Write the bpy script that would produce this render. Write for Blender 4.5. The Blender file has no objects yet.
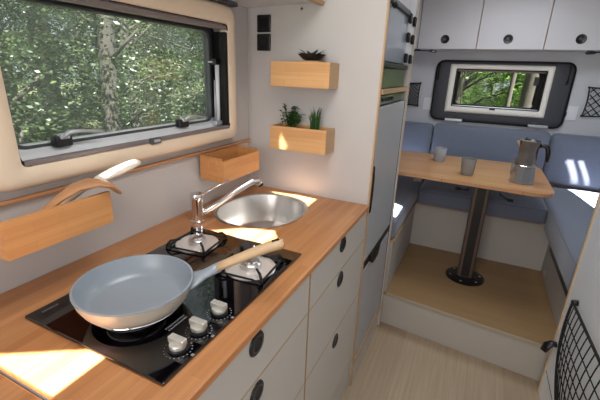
import bpy, bmesh, math, random
from mathutils import Vector, Matrix
from mathutils.geometry import delaunay_2d_cdt
random.seed(7)
S = bpy.context.scene
COL = S.collection
PI = math.pi

# ------------------------------------------------------------------ materials
def newmat(name):
    m = bpy.data.materials.new(name); m.use_nodes = True
    nt = m.node_tree; b = nt.nodes['Principled BSDF']
    return m, nt, b

def lin(c):
    return tuple(((x/255)/12.92 if x/255 <= .04045 else ((x/255+.055)/1.055)**2.4) for x in c) + (1,)

def plain(name, rgb, rough=.5, metal=0, spec=.5, noise=0, nscale=20, bump=0, bscale=200, coat=0):
    m, nt, b = newmat(name); N = nt.nodes; L = nt.links
    b.inputs['Roughness'].default_value = rough; b.inputs['Metallic'].default_value = metal
    b.inputs['Specular IOR Level'].default_value = spec
    b.inputs['Coat Weight'].default_value = coat
    tc = N.new('ShaderNodeTexCoord')
    no = N.new('ShaderNodeTexNoise'); no.inputs['Scale'].default_value = nscale; no.inputs['Detail'].default_value = 4
    L.new(tc.outputs['Object'], no.inputs['Vector'])
    mx = N.new('ShaderNodeMix'); mx.data_type = 'RGBA'
    c = lin(rgb)
    mx.inputs[6].default_value = tuple(x*(1-noise) for x in c[:3])+(1,)
    mx.inputs[7].default_value = tuple(min(1, x*(1+noise)) for x in c[:3])+(1,)
    L.new(no.outputs['Fac'], mx.inputs[0]); L.new(mx.outputs[2], b.inputs['Base Color'])
    if bump:
        n2 = N.new('ShaderNodeTexNoise'); n2.inputs['Scale'].default_value = bscale; n2.inputs['Detail'].default_value = 3
        L.new(tc.outputs['Object'], n2.inputs['Vector'])
        bp = N.new('ShaderNodeBump'); bp.inputs['Strength'].default_value = bump; bp.inputs['Distance'].default_value = .002
        L.new(n2.outputs['Fac'], bp.inputs['Height']); L.new(bp.outputs['Normal'], b.inputs['Normal'])
    return m

def wood(name, c1, c2, c3, along='Y', plank=.03, length=.5, rough=.4, grain=1.0, coat=0.0, face='Z'):
    """staves running along one axis, laid out across the face's other axis"""
    m, nt, b = newmat(name); N = nt.nodes; L = nt.links
    tc = N.new('ShaderNodeTexCoord'); sp = N.new('ShaderNodeSeparateXYZ'); L.new(tc.outputs['Object'], sp.inputs[0])
    cb = N.new('ShaderNodeCombineXYZ')
    other = {('Y','Z'):'X', ('X','Z'):'Y', ('Y','X'):'Z', ('X','Y'):'Z', ('Z','X'):'Y', ('Z','Y'):'X'}[(along, face)]
    L.new(sp.outputs[along], cb.inputs['X']); L.new(sp.outputs[other], cb.inputs['Y'])
    br = N.new('ShaderNodeTexBrick'); L.new(cb.outputs[0], br.inputs['Vector'])
    br.inputs['Scale'].default_value = 1; br.inputs['Mortar Size'].default_value = .0002
    br.inputs['Brick Width'].default_value = length; br.inputs['Row Height'].default_value = plank
    br.offset = .37; br.inputs['Bias'].default_value = 0
    br.inputs['Color1'].default_value = lin(c1); br.inputs['Color2'].default_value = lin(c2); br.inputs['Mortar'].default_value = lin(c3)
    mp = N.new('ShaderNodeMapping'); L.new(tc.outputs['Object'], mp.inputs[0])
    sc = {'X':(3,90,90), 'Y':(90,3,90), 'Z':(90,90,3)}[along]
    mp.inputs['Scale'].default_value = sc
    no = N.new('ShaderNodeTexNoise'); no.inputs['Scale'].default_value = 1; no.inputs['Detail'].default_value = 5
    L.new(mp.outputs[0], no.inputs['Vector'])
    rp = N.new('ShaderNodeValToRGB'); rp.color_ramp.elements[0].position = .35; rp.color_ramp.elements[1].position = .7
    L.new(no.outputs['Fac'], rp.inputs[0])
    mx = N.new('ShaderNodeMix'); mx.data_type = 'RGBA'; mx.blend_type = 'MIX'
    ml = N.new('ShaderNodeMath'); ml.operation = 'MULTIPLY'; ml.inputs[1].default_value = .45*grain
    L.new(rp.outputs[0], ml.inputs[0]); L.new(ml.outputs[0], mx.inputs[0])
    L.new(br.outputs['Color'], mx.inputs[6]); mx.inputs[7].default_value = lin(c3)
    L.new(mx.outputs[2], b.inputs['Base Color'])
    b.inputs['Roughness'].default_value = rough; b.inputs['Coat Weight'].default_value = coat; b.inputs['Coat Roughness'].default_value = .25
    return m

def fabric(name, rgb):
    m = plain(name, rgb, rough=.9, spec=.2, noise=.22, nscale=160, bump=.5, bscale=500)
    m.node_tree.nodes['Principled BSDF'].inputs['Sheen Weight'].default_value = .3
    return m

def leafmat(name, a, bb, cc, sub=.35):
    m, nt, b = newmat(name); N = nt.nodes; L = nt.links
    tc = N.new('ShaderNodeTexCoord'); no = N.new('ShaderNodeTexNoise'); no.inputs['Scale'].default_value = 9; no.inputs['Detail'].default_value = 3
    L.new(tc.outputs['Object'], no.inputs['Vector'])
    rp = N.new('ShaderNodeValToRGB'); e = rp.color_ramp.elements
    e[0].position = .35; e[0].color = lin(a); e[1].position = .7; e[1].color = lin(cc)
    k = e.new(.52); k.color = lin(bb)
    L.new(no.outputs['Fac'], rp.inputs[0]); L.new(rp.outputs[0], b.inputs['Base Color'])
    b.inputs['Roughness'].default_value = .45
    tr = N.new('ShaderNodeBsdfTranslucent'); L.new(rp.outputs[0], tr.inputs['Color'])
    ms = N.new('ShaderNodeMixShader'); ms.inputs[0].default_value = sub
    L.new(b.outputs[0], ms.inputs[1]); L.new(tr.outputs[0], ms.inputs[2])
    L.new(ms.outputs[0], nt.nodes['Material Output'].inputs['Surface'])
    return m

def glass(name, tint=(1,1,1), haze=.0, hazecol=(200,205,205), refl=.03):
    m, nt, b = newmat(name); N = nt.nodes; L = nt.links
    tr = N.new('ShaderNodeBsdfTransparent'); tr.inputs['Color'].default_value = tint+(1,)
    gl = N.new('ShaderNodeBsdfGlossy'); gl.inputs['Roughness'].default_value = .02
    lw = N.new('ShaderNodeLayerWeight'); lw.inputs['Blend'].default_value = .5
    fr = N.new('ShaderNodeMapRange'); fr.inputs['From Min'].default_value = .2; fr.inputs['To Min'].default_value = refl; fr.inputs['To Max'].default_value = .35
    L.new(lw.outputs['Facing'], fr.inputs['Value'])
    ms = N.new('ShaderNodeMixShader'); L.new(fr.outputs[0], ms.inputs[0]); L.new(tr.outputs[0], ms.inputs[1]); L.new(gl.outputs[0], ms.inputs[2])
    df = N.new('ShaderNodeBsdfTranslucent'); df.inputs['Color'].default_value = lin(hazecol)
    tc = N.new('ShaderNodeTexCoord'); no = N.new('ShaderNodeTexNoise'); no.inputs['Scale'].default_value = 6; no.inputs['Detail'].default_value = 5
    L.new(tc.outputs['Object'], no.inputs['Vector'])
    mu = N.new('ShaderNodeMath'); mu.operation = 'MULTIPLY'; mu.inputs[1].default_value = haze*2; L.new(no.outputs['Fac'], mu.inputs[0])
    m2 = N.new('ShaderNodeMixShader'); L.new(mu.outputs[0], m2.inputs[0])
    L.new(ms.outputs[0], m2.inputs[1]); L.new(df.outputs[0], m2.inputs[2])
    L.new(m2.outputs[0], nt.nodes['Material Output'].inputs['Surface'])
    return m

M = {}
M['worktop'] = wood('bamboo_worktop', (188,135,88), (170,115,70), (138,86,48), 'Y', .022, .42, .38, .9, .15)
M['worktop_edge'] = wood('bamboo_worktop_edge', (205,142,88), (192,126,74), (150,86,46), 'Y', .009, .6, .4, 1, .1, 'X')
M['board'] = wood('bamboo_board_y', (204,148,92), (192,134,80), (168,112,64), 'Y', .02, .16, .45, .8, .0, 'X')
M['board_x'] = wood('bamboo_board_x', (212,166,114), (198,148,94), (168,118,70), 'X', .026, .15, .45, .8, .0, 'Y')
M['tabletop'] = wood('bamboo_table', (208,160,114), (196,144,98), (164,112,70), 'X', .03, .5, .35, .9, .15)
M['ply'] = plain('plywood_edge', (182,150,114), .5, noise=.15, nscale=40)
M['ply2'] = plain('plywood_edge_light', (200,178,150), .5, noise=.1, nscale=40)
M['wall'] = plain('wall_laminate', (186,183,181), .6, noise=.03, nscale=6)
M['wallblue'] = plain('wall_laminate_cool', (196,198,204), .5, noise=.03, nscale=6)
M['white'] = plain('ceiling_white', (205,205,206), .5, noise=.02)
M['front'] = plain('drawer_front_laminate', (190,186,178), .45, noise=.02, nscale=5)
M['cabwhite'] = plain('cabinet_laminate', (200,198,202), .42, noise=.02, nscale=5)
M['fridge'] = plain('fridge_door_grey', (168,169,171), .45, .0, noise=.03)
M['step'] = plain('step_laminate', (178,172,164), .5, noise=.03)
M['benchlam'] = plain('bench_laminate', (176,171,166), .5, noise=.03)
M['floor'] = wood('oak_vinyl_floor', (178,158,134), (164,144,120), (140,120,98), 'Y', .16, 1.1, .5, .9)
M['dfloor'] = wood('birch_ply_floor', (156,126,88), (146,116,80), (124,96,64), 'X', .6, 2.2, .45, .8)
M['cream'] = plain('cream_window_frame', (224,206,182), .38, noise=.02)
M['cream2'] = plain('pale_cream_window_frame', (238,234,226), .38, noise=.02)
M['rubber'] = plain('black_rubber', (12,12,13), .6, spec=.3)
M['black'] = plain('black_plastic', (14,14,16), .38)
M['dgrey'] = plain('dark_grey_plastic', (66,66,70), .45, noise=.05)
M['blind'] = plain('grey_blind_cassette', (122,112,112), .45, noise=.04)
M['hatch'] = plain('charcoal_hatch_panel', (54,56,64), .5, noise=.1, nscale=80)
M['silver'] = plain('silver_plastic', (190,194,200), .3, .5)
M['chrome'] = plain('chrome', (225,225,228), .07, 1)
M['steel'] = plain('brushed_steel', (205,203,200), .28, 1, noise=.05, nscale=60)
M['hobglass'] = plain('black_hob_glass', (7,5,8), .03, 0, .8, coat=.45)
M['iron'] = plain('cast_iron', (16,15,16), .5, .2)
M['knob'] = plain('satin_grey_knob', (215,215,208), .22, .6)
M['print'] = plain('white_print', (120,122,126), .6)
M['pan_in'] = plain('pan_coating', (136,146,156), .3, .0, .6, noise=.06, nscale=300)
M['pan_out'] = plain('pan_outside', (186,178,164), .35, .1)
M['handle_wood'] = plain('light_wood_handle', (184,156,122), .5, noise=.15, nscale=60)
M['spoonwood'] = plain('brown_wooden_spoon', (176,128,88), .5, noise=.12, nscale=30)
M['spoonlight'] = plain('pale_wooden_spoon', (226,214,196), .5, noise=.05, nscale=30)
M['fabric'] = fabric('blue_grey_fabric', (116,123,140))
M['fabric_dark'] = fabric('blue_grey_piping', (100,106,122))
M['concrete'] = plain('grey_stoneware', (138,136,132), .7, noise=.15, nscale=120)
M['concrete2'] = plain('pale_stoneware', (158,164,172), .7, noise=.12, nscale=120)
M['pole'] = plain('brown_anodised_pole', (98,82,74), .35, .3, noise=.05)
M['moka'] = plain('polished_aluminium', (214,208,200), .12, 1, noise=.05)
M['mokadark'] = plain('warm_polished_aluminium', (176,162,148), .14, 1, noise=.1)
M['pale'] = plain('pale_grey_profile', (222,226,230), .3)
M['seal'] = plain('grey_rubber_seal', (70,74,78), .4)
M['plate'] = plain('pale_burner_plate', (214,208,204), .22, .35)
M['wallgloss'] = plain('pale_gloss_panel', (236,240,246), .3, noise=.02)
M['stepedge'] = plain('step_edge_laminate', (168,156,138), .4)
M['plate2'] = plain('pale_cover_plate', (222,224,230), .35)
M['net'] = plain('black_net_cord', (14,14,18), .8)
M['leafA'] = leafmat('leaf_green', (22,30,17), (44,56,30), (76,90,50))
M['leafB'] = leafmat('leaf_bright', (50,76,26), (98,134,48), (146,174,84), .45)
M['leafC'] = leafmat('leaf_deep', (18,25,14), (38,48,26), (68,78,42))
M['herb'] = leafmat('herb_leaf', (30,60,26), (52,92,38), (84,130,58), .2)
M['succ'] = leafmat('succulent_leaf', (34,60,44), (52,82,58), (84,112,80), .1)
M['bark'] = plain('tree_bark', (52,46,40), .9, noise=.4, nscale=12, bump=.8, bscale=30)
M['grass'] = leafmat('grass_blade', (54,74,38), (86,110,56), (124,142,86), .3)
M['soil'] = plain('forest_soil', (70,74,44), .9, noise=.4, nscale=3)
M['panel_gloss'] = plain('grey_blue_gloss', (150,160,170), .12, .0, noise=.03)
M['panel_green'] = plain('green_grey_gloss', (58,66,60), .15, .1, noise=.3, nscale=30)
M['paneL'] = glass('hazy_acrylic', (.90,.93,.92), .09, (214,220,220))
M['paneB'] = glass('clear_acrylic', (.96,.99,.97), .0, refl=.004)
M['drink'] = glass('drinking_glass', (.9,.93,.95), .12)

# ------------------------------------------------------------------ helpers
ORG = {}
def props(o, label=None, cat=None, group=None, kind=None):
    for k, v in (('label', label), ('category', cat), ('group', group), ('kind', kind)):
        if v: o[k] = v
    return o

def thing(name, label, cat, loc=(0,0,0), group=None, kind=None):
    o = bpy.data.objects.new(name, None); o.empty_display_size = .05
    COL.objects.link(o); o.location = loc; ORG[o.name] = Vector(loc)
    return props(o, label, cat, group, kind)

def mk(name, bm, mat, parent=None, smooth=False, mods=None):
    """bm is in world coordinates; the object sits under its thing"""
    if parent is not None:
        off = ORG[parent.name]
        bmesh.ops.translate(bm, vec=-off, verts=bm.verts)
    me = bpy.data.meshes.new(name); bmesh.ops.recalc_face_normals(bm, faces=bm.faces)
    bm.to_mesh(me); bm.free()
    mats = mat if isinstance(mat, list) else [mat]
    for x in mats: me.materials.append(x)
    if smooth:
        for p in me.polygons: p.use_smooth = True
    o = bpy.data.objects.new(name, me); COL.objects.link(o)
    if parent is not None: o.parent = parent; ORG[o.name] = off
    else: ORG[o.name] = Vector((0,0,0))
    if smooth == 'auto':
        me.set_sharp_from_angle(angle=math.radians(35))
    return o

def recenter(o):
    """put a single-mesh top-level object's origin at its base centre"""
    vs = [v.co for v in o.data.vertices]
    c = Vector(((min(v.x for v in vs)+max(v.x for v in vs))/2, (min(v.y for v in vs)+max(v.y for v in vs))/2, min(v.z for v in vs)))
    for v in o.data.vertices: v.co -= c
    o.location = c; ORG[o.name] = c
    return o

def B(): return bmesh.new()

def bx(bm, lo, hi, bev=0, seg=2, rotm=None, mi=0):
    r = bmesh.ops.create_cube(bm, size=1)
    vs = r['verts']
    c = [(a+b)/2 for a, b in zip(lo, hi)]; d = [abs(b-a) for a, b in zip(lo, hi)]
    bmesh.ops.scale(bm, vec=d, verts=vs)
    if rotm is not None: bmesh.ops.rotate(bm, matrix=rotm, verts=vs, cent=(0,0,0))
    bmesh.ops.translate(bm, vec=c, verts=vs)
    fs = set(f for v in vs for f in v.link_faces)
    for f in fs: f.material_index = mi
    if bev:
        es = list(set(e for v in vs for e in v.link_edges))
        bmesh.ops.bevel(bm, geom=es, offset=bev, segments=seg, profile=.5, affect='EDGES')
    return bm

def box(name, mat, parent, lo, hi, bev=.0015, seg=2, smooth=False):
    return mk(name, bx(B(), lo, hi, bev, seg), mat, parent, smooth)

def prism(bm, pts, a0, a1, axis='Z', mi=0):
    """extrude a 2-D polygon along an axis. pts are the other two coords in xyz order"""
    def P(p, a):
        return {'Z': (p[0], p[1], a), 'X': (a, p[0], p[1]), 'Y': (p[0], a, p[1])}[axis]
    lo = [bm.verts.new(P(p, a0)) for p in pts]; hi = [bm.verts.new(P(p, a1)) for p in pts]
    n = len(pts); fs = [bm.faces.new(lo[::-1]), bm.faces.new(hi)]
    for i in range(n): fs.append(bm.faces.new((lo[i], lo[(i+1) % n], hi[(i+1) % n], hi[i])))
    for f in fs: f.material_index = mi
    return lo + hi

def rrect(u0, u1, v0, v1, r, n=6):
    out = []
    for (cu, cv, a0) in ((u1-r, v1-r, 0), (u0+r, v1-r, PI/2), (u0+r, v0+r, PI), (u1-r, v0+r, 1.5*PI)):
        for k in range(n+1):
            a = a0+PI/2*k/n; out.append((cu+r*math.cos(a), cv+r*math.sin(a)))
    return out

def ring(bm, outer, inner, a0, a1, axis, cham=0.0):
    """frame between two loops of equal length, depth a0..a1; cham rounds the a1 side"""
    def P(p, a):
        return {'Z': (p[0], p[1], a), 'X': (a, p[0], p[1]), 'Y': (p[0], a, p[1])}[axis]
    n = len(outer)
    def lerp(p, q, t): return (p[0]+(q[0]-p[0])*t, p[1]+(q[1]-p[1])*t)
    loops = [[P(p, a0) for p in outer]]
    if cham:
        s = (a1-a0)
        loops += [[P(p, a1-s*cham) for p in outer], [P(lerp(p, q, .12), a1-s*cham*.3) for p, q in zip(outer, inner)],
                  [P(lerp(p, q, .28), a1) for p, q in zip(outer, inner)], [P(lerp(p, q, .75), a1) for p, q in zip(outer, inner)],
                  [P(lerp(p, q, .92), a1-s*cham*.3) for p, q in zip(outer, inner)], [P(q, a1-s*cham) for q in inner]]
    else:
        loops += [[P(p, a1) for p in outer], [P(q, a1) for q in inner]]
    loops += [[P(q, a0) for q in inner]]
    V = [[bm.verts.new(c) for c in lp] for lp in loops]
    for j in range(len(V)):
        A = V[j]; Bv = V[(j+1) % len(V)]
        for i in range(n): bm.faces.new((A[i], A[(i+1) % n], Bv[(i+1) % n], Bv[i]))
    return bm

def frames(path):
    """parallel transport frames"""
    T = []
    for i in range(len(path)):
        a = path[max(0, i-1)]; b = path[min(len(path)-1, i+1)]
        T.append((Vector(b)-Vector(a)).normalized())
    up = Vector((0,0,1)) if abs(T[0].z) < .9 else Vector((0,1,0))
    n = (up - T[0]*up.dot(T[0])).normalized(); F = []
    for t in T:
        n = (n - t*n.dot(t)).normalized(); F.append((t, n, t.cross(n)))
    return F

def tube(bm, path, r, seg=10, cap=True, flat=None, closed=False):
    """r: number or list; flat=(a,b) scales along the n and b axes"""
    path = [Vector(p) for p in path]
    if closed: path = path + [path[0]]
    F = frames(path); rings = []
    for i, p in enumerate(path):
        rr = r[i] if isinstance(r, (list, tuple)) else r
        fa, fb = (flat[i] if isinstance(flat, list) else flat) if flat else (1, 1)
        t, n, b = F[i]
        rings.append([bm.verts.new(p + n*math.cos(2*PI*k/seg)*rr*fa + b*math.sin(2*PI*k/seg)*rr*fb) for k in range(seg)])
    for A, C in zip(rings, rings[1:]):
        for k in range(seg): bm.faces.new((A[k], A[(k+1) % seg], C[(k+1) % seg], C[k]))
    if cap:
        bm.faces.new(rings[0][::-1]); bm.faces.new(rings[-1])
    return bm

def lathe(bm, prof, c, seg=32, sx=1, sy=1, n=2.0, twist=0, facets=None):
    """prof: (r, z) pairs; superellipse exponent n"""
    rings = []
    for (r, z) in prof:
        if r < 1e-6:
            rings.append([bm.verts.new((c[0], c[1], c[2]+z))]); continue
        lp = []
        for k in range(seg):
            a = 2*PI*k/seg + twist; ca, sa = math.cos(a), math.sin(a)
            x = math.copysign(abs(ca)**(2/n), ca); y = math.copysign(abs(sa)**(2/n), sa)
            lp.append(bm.verts.new((c[0]+x*r*sx, c[1]+y*r*sy, c[2]+z)))
        rings.append(lp)
    for A, C in zip(rings, rings[1:]):
        if len(A) == 1 and len(C) == 1: continue
        for k in range(seg):
            k2 = (k+1) % seg
            if len(A) == 1: bm.faces.new((A[0], C[k2], C[k]))
            elif len(C) == 1: bm.faces.new((A[k], A[k2], C[0]))
            else: bm.faces.new((A[k], A[k2], C[k2], C[k]))
    return bm

def disc_axis(bm, prof, c, axis, seg=28):
    """lathe whose axis is a direction vector"""
    b2 = bmesh.new(); lathe(b2, prof, (0,0,0), seg)
    q = Vector((0,0,1)).rotation_difference(Vector(axis)).to_matrix().to_4x4()
    b2.transform(Matrix.Translation(c) @ q)
    me = bpy.data.meshes.new('tmp'); b2.to_mesh(me); b2.free(); bm.from_mesh(me); bpy.data.meshes.remove(me)
    return bm

def sheet(bm, outer, holes, axis, a):
    """flat polygon with holes at coordinate a on axis"""
    loops = [outer]+holes
    flat = [Vector(p[:2]) for lp in loops for p in lp]; ed = []; b0 = 0
    for lp in loops:
        ed += [(b0+i, b0+(i+1) % len(lp)) for i in range(len(lp))]; b0 += len(lp)
    flat, _e, tris0, *_r = delaunay_2d_cdt(flat, ed, [], 0, 1e-7)
    def inside(c, lp):
        r = False
        for i in range(len(lp)):
            p, q = lp[i], lp[i-1]
            if (p[1] > c[1]) != (q[1] > c[1]) and c[0] < (q[0]-p[0])*(c[1]-p[1])/(q[1]-p[1])+p[0]: r = not r
        return r
    tris = []
    for t in tris0:
        c = sum((flat[i] for i in t), Vector((0,0)))/len(t)
        if inside(c, outer) and not any(inside(c, h) for h in holes): tris.append(t)
    def P(p): return {'Z': (p[0], p[1], a), 'X': (a, p[0], p[1]), 'Y': (p[0], a, p[1])}[axis]
    vs = [bm.verts.new(P(p)) for p in flat]
    for t in tris:
        try: bm.faces.new([vs[i] for i in t])
        except ValueError: pass
    return bm

def thick_sheet(name, outer, holes, axis, a0, a1, mat):
    bm = B(); sheet(bm, outer, holes, axis, a0); sheet(bm, outer, holes, axis, a1)
    def P(p, a): return {'Z': (p[0], p[1], a), 'X': (a, p[0], p[1]), 'Y': (p[0], a, p[1])}[axis]
    for lp in [outer]+holes:
        n = len(lp)
        for i in range(n):
            p, q = lp[i], lp[(i+1) % n]
            bm.faces.new([bm.verts.new(c) for c in (P(p, a0), P(q, a0), P(q, a1), P(p, a1))])
    bmesh.ops.remove_doubles(bm, verts=bm.verts, dist=1e-6)
    o = mk(name, bm, mat); o['kind'] = 'structure'
    return o

def struct(o): o['kind'] = 'structure'; return o

def copy_tree(o, parent=None):
    c = o.copy(); COL.objects.link(c)
    ORG[c.name] = ORG.get(o.name, Vector((0,0,0)))
    if parent is not None: c.parent = parent
    for ch in [x for x in bpy.data.objects if x.parent == o]: copy_tree(ch, c)
    return c

def text(name, body, size, loc, rot, mat, parent, extrude=.0002):
    cu = bpy.data.curves.new(name, 'FONT'); cu.body = body; cu.size = size; cu.extrude = extrude
    cu.align_x = 'CENTER'; cu.align_y = 'CENTER'; cu.resolution_u = 3
    cu.materials.append(mat)
    tmp = bpy.data.objects.new('tmp_text', cu); COL.objects.link(tmp); bpy.context.view_layer.update()
    me = bpy.data.meshes.new_from_object(tmp.evaluated_get(bpy.context.evaluated_depsgraph_get())); bpy.data.objects.remove(tmp)
    o = bpy.data.objects.new(name, me); COL.objects.link(o)
    o.parent = parent; o.location = Vector(loc)-ORG[parent.name]; o.rotation_euler = rot
    return o

# ------------------------------------------------------------------ camera
def cam_rows(y, p, r):
    c, s = math.cos, math.sin
    base = Matrix(((1,0,0),(0,0,-1),(0,1,0)))
    Ry = Matrix(((c(y),0,s(y)),(0,1,0),(-s(y),0,c(y))))
    Rx = Matrix(((1,0,0),(0,c(p),-s(p)),(0,s(p),c(p))))
    Rz = Matrix(((c(r),-s(r),0),(s(r),c(r),0),(0,0,1)))
    return Rz @ Rx @ Ry @ base
RR = cam_rows(0.43541424340213514, 0.33366965894741746, 0.036702261470631777)
cd = bpy.data.cameras.new('camera'); cam = bpy.data.objects.new('camera', cd); COL.objects.link(cam)
mw = Matrix.Identity(4)
for i in range(3):
    mw[i][0] = RR[0][i]; mw[i][1] = -RR[1][i]; mw[i][2] = -RR[2][i]
mw[2][3] = 1.38
cam.matrix_world = mw
cd.sensor_width = 36; cd.lens = 36*370.64/600; cd.clip_start = .02; cd.clip_end = 200
S.camera = cam

# ------------------------------------------------------------------ shell
XL, XR, YB, YF, ZC = -.875, 1.07, 3.30, -1.5, 1.95
WIN = rrect(.432, 1.168, 1.168, 1.525, .03)
thick_sheet('wall_left', [(YF,0),(YB,0),(YB,ZC),(YF,ZC)], [WIN], 'X', XL, XL-.03, M['wall'])
WB = rrect(-.225, .385, 1.16, 1.44, .015)
thick_sheet('wall_back', [(XL,0),(XR,0),(XR,ZC),(XL,ZC)], [WB], 'Y', YB, YB+.03, M['wallblue'])
# wall beside the aisle (wardrobe side) and the cabin's outer right wall
struct(box('wall_right', M['wallgloss'], None, (.47,YF,0), (.49,1.715,ZC), 0))
struct(box('wall_wardrobe', M['wallblue'], None, (.49,1.69,0), (XR,1.71,ZC), 0))
struct(box('wall_rear', M['wall'], None, (XL,YF-.03,0), (.49,YF,ZC), 0))
# floors
struct(box('floor', M['floor'], None, (XL,YF,-.03), (1.1,YB,0), 0))
bm = B()
prism(bm, [(-.875,1.905),(-.307,1.880),(.47,1.796),(1.07,1.78),(1.07,3.30),(-.875,3.30)], .001, .19)
struct(mk('floor_dinette_platform', bm, M['step']))
bm = B()
prism(bm, [(-.875,1.900),(-.307,1.875),(.47,1.791),(1.07,1.775),(1.07,3.30),(-.875,3.30)], .1905, .205)
struct(mk('floor_dinette', bm, M['dfloor']))
bm = B(); prism(bm, [(-.307,1.872),(.47,1.788),(.47,1.7935),(-.307,1.8775)], .188, .207)
struct(mk('trim_step_edge', bm, M['stepedge']))

# ceiling with added unseen holes, each shaped to cast one sun patch
SUN = Vector((-.40, .25, -.70)).normalized()
def up(p, z=ZC):
    t = (z-p[2])/(-SUN.z); return (p[0]-SUN.x*t, p[1]-SUN.y*t)
patches = [
    [(-.70,.236,.9), (-.655,.262,.9), (-.514,.352,.9), (-.512,.231,.9), (-.70,.231,.9)],
    [(-.70,.845,.9), (-.63,.905,.9), (-.525,.945,.9), (-.49,.90,.9), (-.49,.842,.9)],
    [(-.74,1.29,.9), (-.63,1.305,.9), (-.53,1.30,.9), (-.522,1.05,.9), (-.585,1.10,.9), (-.625,1.20,.9), (-.68,1.27,.9)],
    [(-.672,1.245,1.152), (-.672,1.245,1.092), (-.638,1.245,1.096)],
    [(-.791,.566,1.120), (-.773,.566,1.120), (-.768,.655,1.140), (-.784,.660,1.144)],
    [(-.70,3.17,.66), (-.34,3.17,.66), (-.34,2.96,.66), (-.70,2.96,.66)],
    [(-.42,2.16,.66), (-.31,2.12,.66), (-.31,1.93,.66), (-.36,1.93,.66)],
]
sidep = [
    [(.595,3.17,.84), (.640,3.17,.84), (.72,3.17,.675), (.675,3.17,.675)],
    [(.665,3.17,.84), (.700,3.17,.84), (.79,3.17,.675), (.755,3.17,.675)],
    [(.66,3.13,.66), (.90,3.13,.66), (.84,2.74,.66), (.72,2.66,.66)],
]
def side(p):
    t = (XR-p[0])/(-SUN.x); return (p[1]-SUN.y*t, p[2]-SUN.z*t)
thick_sheet('wall_right', [(1.69,0),(YB,0),(YB,ZC),(1.69,ZC)], [[side(q) for q in p] for p in sidep], 'X', XR, XR+.004, M['wallblue'])  # out-of-view openings added to this wall to shape sunlight on the cushions
holes = []
for p in patches: holes.append([up(q) for q in p])
thick_sheet('ceiling', [(-.905,YF-.03),(1.1,YF-.03),(1.1,YB+.03),(-.905,YB+.03)], holes, 'Z', ZC, ZC+.004, M['white'])

# kitchen end partition (carries the planters) and its wooden edge
bm = B(); prism(bm, [(-.875,0),(-.335,0),(-.335,ZC),(-.875,ZC)], 1.340, 1.355, 'Y')
struct(mk('wall_partition', bm, M['wall']))
struct(box('trim_partition_edge', M['ply'], None, (-.335,1.339,0), (-.3285,1.355,ZC), .001))
struct(box('trim_corner_seam', M['wall'], None, (-.875,1.3385,.9), (-.862,1.3405,1.603), .001))
struct(box('trim_wall_rail', M['spoonwood'], None, (-.874,.1,1.092), (-.862,1.338,1.102), .003))
struct(box('trim_wardrobe_edge', M['ply2'], None, (.464,1.712,0), (.492,1.728,ZC), .003))
bm = B(); bx(bm, (.4685,YF,.134), (.4705,1.712,.137), 0)
struct(mk('trim_wardrobe_groove', bm, M['dgrey']))

# ------------------------------------------------------------------ left window
w1 = thing('window_1', None, None, (-.86,.8,1.17), kind='structure')
n = 6
mk('window_frame', ring(B(), rrect(.368,1.213,1.122,1.588,.04), rrect(.437,1.163,1.172,1.522,.010), -.875, -.838, 'X', .45), M['cream'], w1, 'auto')
mk('window_reveal', ring(B(), rrect(.432,1.168,1.168,1.525,.03), rrect(.433,1.167,1.169,1.524,.012), -.93, -.845, 'X'), M['rubber'], w1)
mk('outer_frame', ring(B(), rrect(.40,1.20,1.145,1.55,.05), rrect(.452,1.138,1.196,1.505,.035), -.935, -.915, 'X', .5), M['dgrey'], w1, 'auto')
mk('grey_seal', ring(B(), rrect(.448,1.146,1.19,1.508,.035), rrect(.456,1.132,1.200,1.500,.03), -.918, -.905, 'X', .4), M['seal'], w1, 'auto')
bm = B(); prism(bm, rrect(.41,1.19,1.155,1.54,.045), -.930, -.927, 'X'); mk('window_pane', bm, M['paneL'], w1)
# bottom gutter / lower profile, silver
box('sill_ledge', M['pale'], w1, (-.932,.438,1.1695), (-.846,1.1625,1.1725), 0)
bm = B(); prism(bm, [(-.928,1.172),(-.928,1.202),(-.911,1.203),(-.904,1.190),(-.890,1.184),(-.884,1.176),(-.850,1.174),(-.850,1.171)], .44, 1.16, 'Y')
mk('lower_profile', bm, M['pale'], w1, 'auto')
box('gutter_strip', M['dgrey'], w1, (-.900,.45,1.1830), (-.897,1.15,1.1860), .001)
box('blind_rail_lower', M['blind'], w1, (-.858,.438,1.170), (-.843,1.162,1.1805), .002)
box('blind_cassette', M['blind'], w1, (-.872,.438,1.507), (-.845,1.162,1.522), .004)
box('blind_side_channel', M['rubber'], w1, (-.870,1.148,1.172), (-.846,1.164,1.50), .002)
k = box('blind_catch', M['dgrey'], w1, (-.846,.772,1.166), (-.832,.810,1.184), .004)
box('catch_button', M['silver'], k, (-.833,.780,1.172), (-.829,.802,1.180), .001)
def latch(y):
    bm = B(); bx(bm, (-.905,y-.022,1.190), (-.880,y+.020,1.217), .005); t = mk('window_latch', bm, M['black'], w1)
    bm = B(); tube(bm, [(-.885,y,1.212), (-.878,y+.01,1.224), (-.872,y+.035,1.225), (-.868,y+.095,1.217)], [.010,.010,.007,.006], 8, flat=(.6,1.2))
    mk('latch_lever', bm, M['silver'], t, True)
    bm = B(); bx(bm, (-.892,y-.012,1.209), (-.876,y+.012,1.222), .003); mk('latch_cap', bm, M['silver'], t)
latch(.555); latch(.965)
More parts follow.
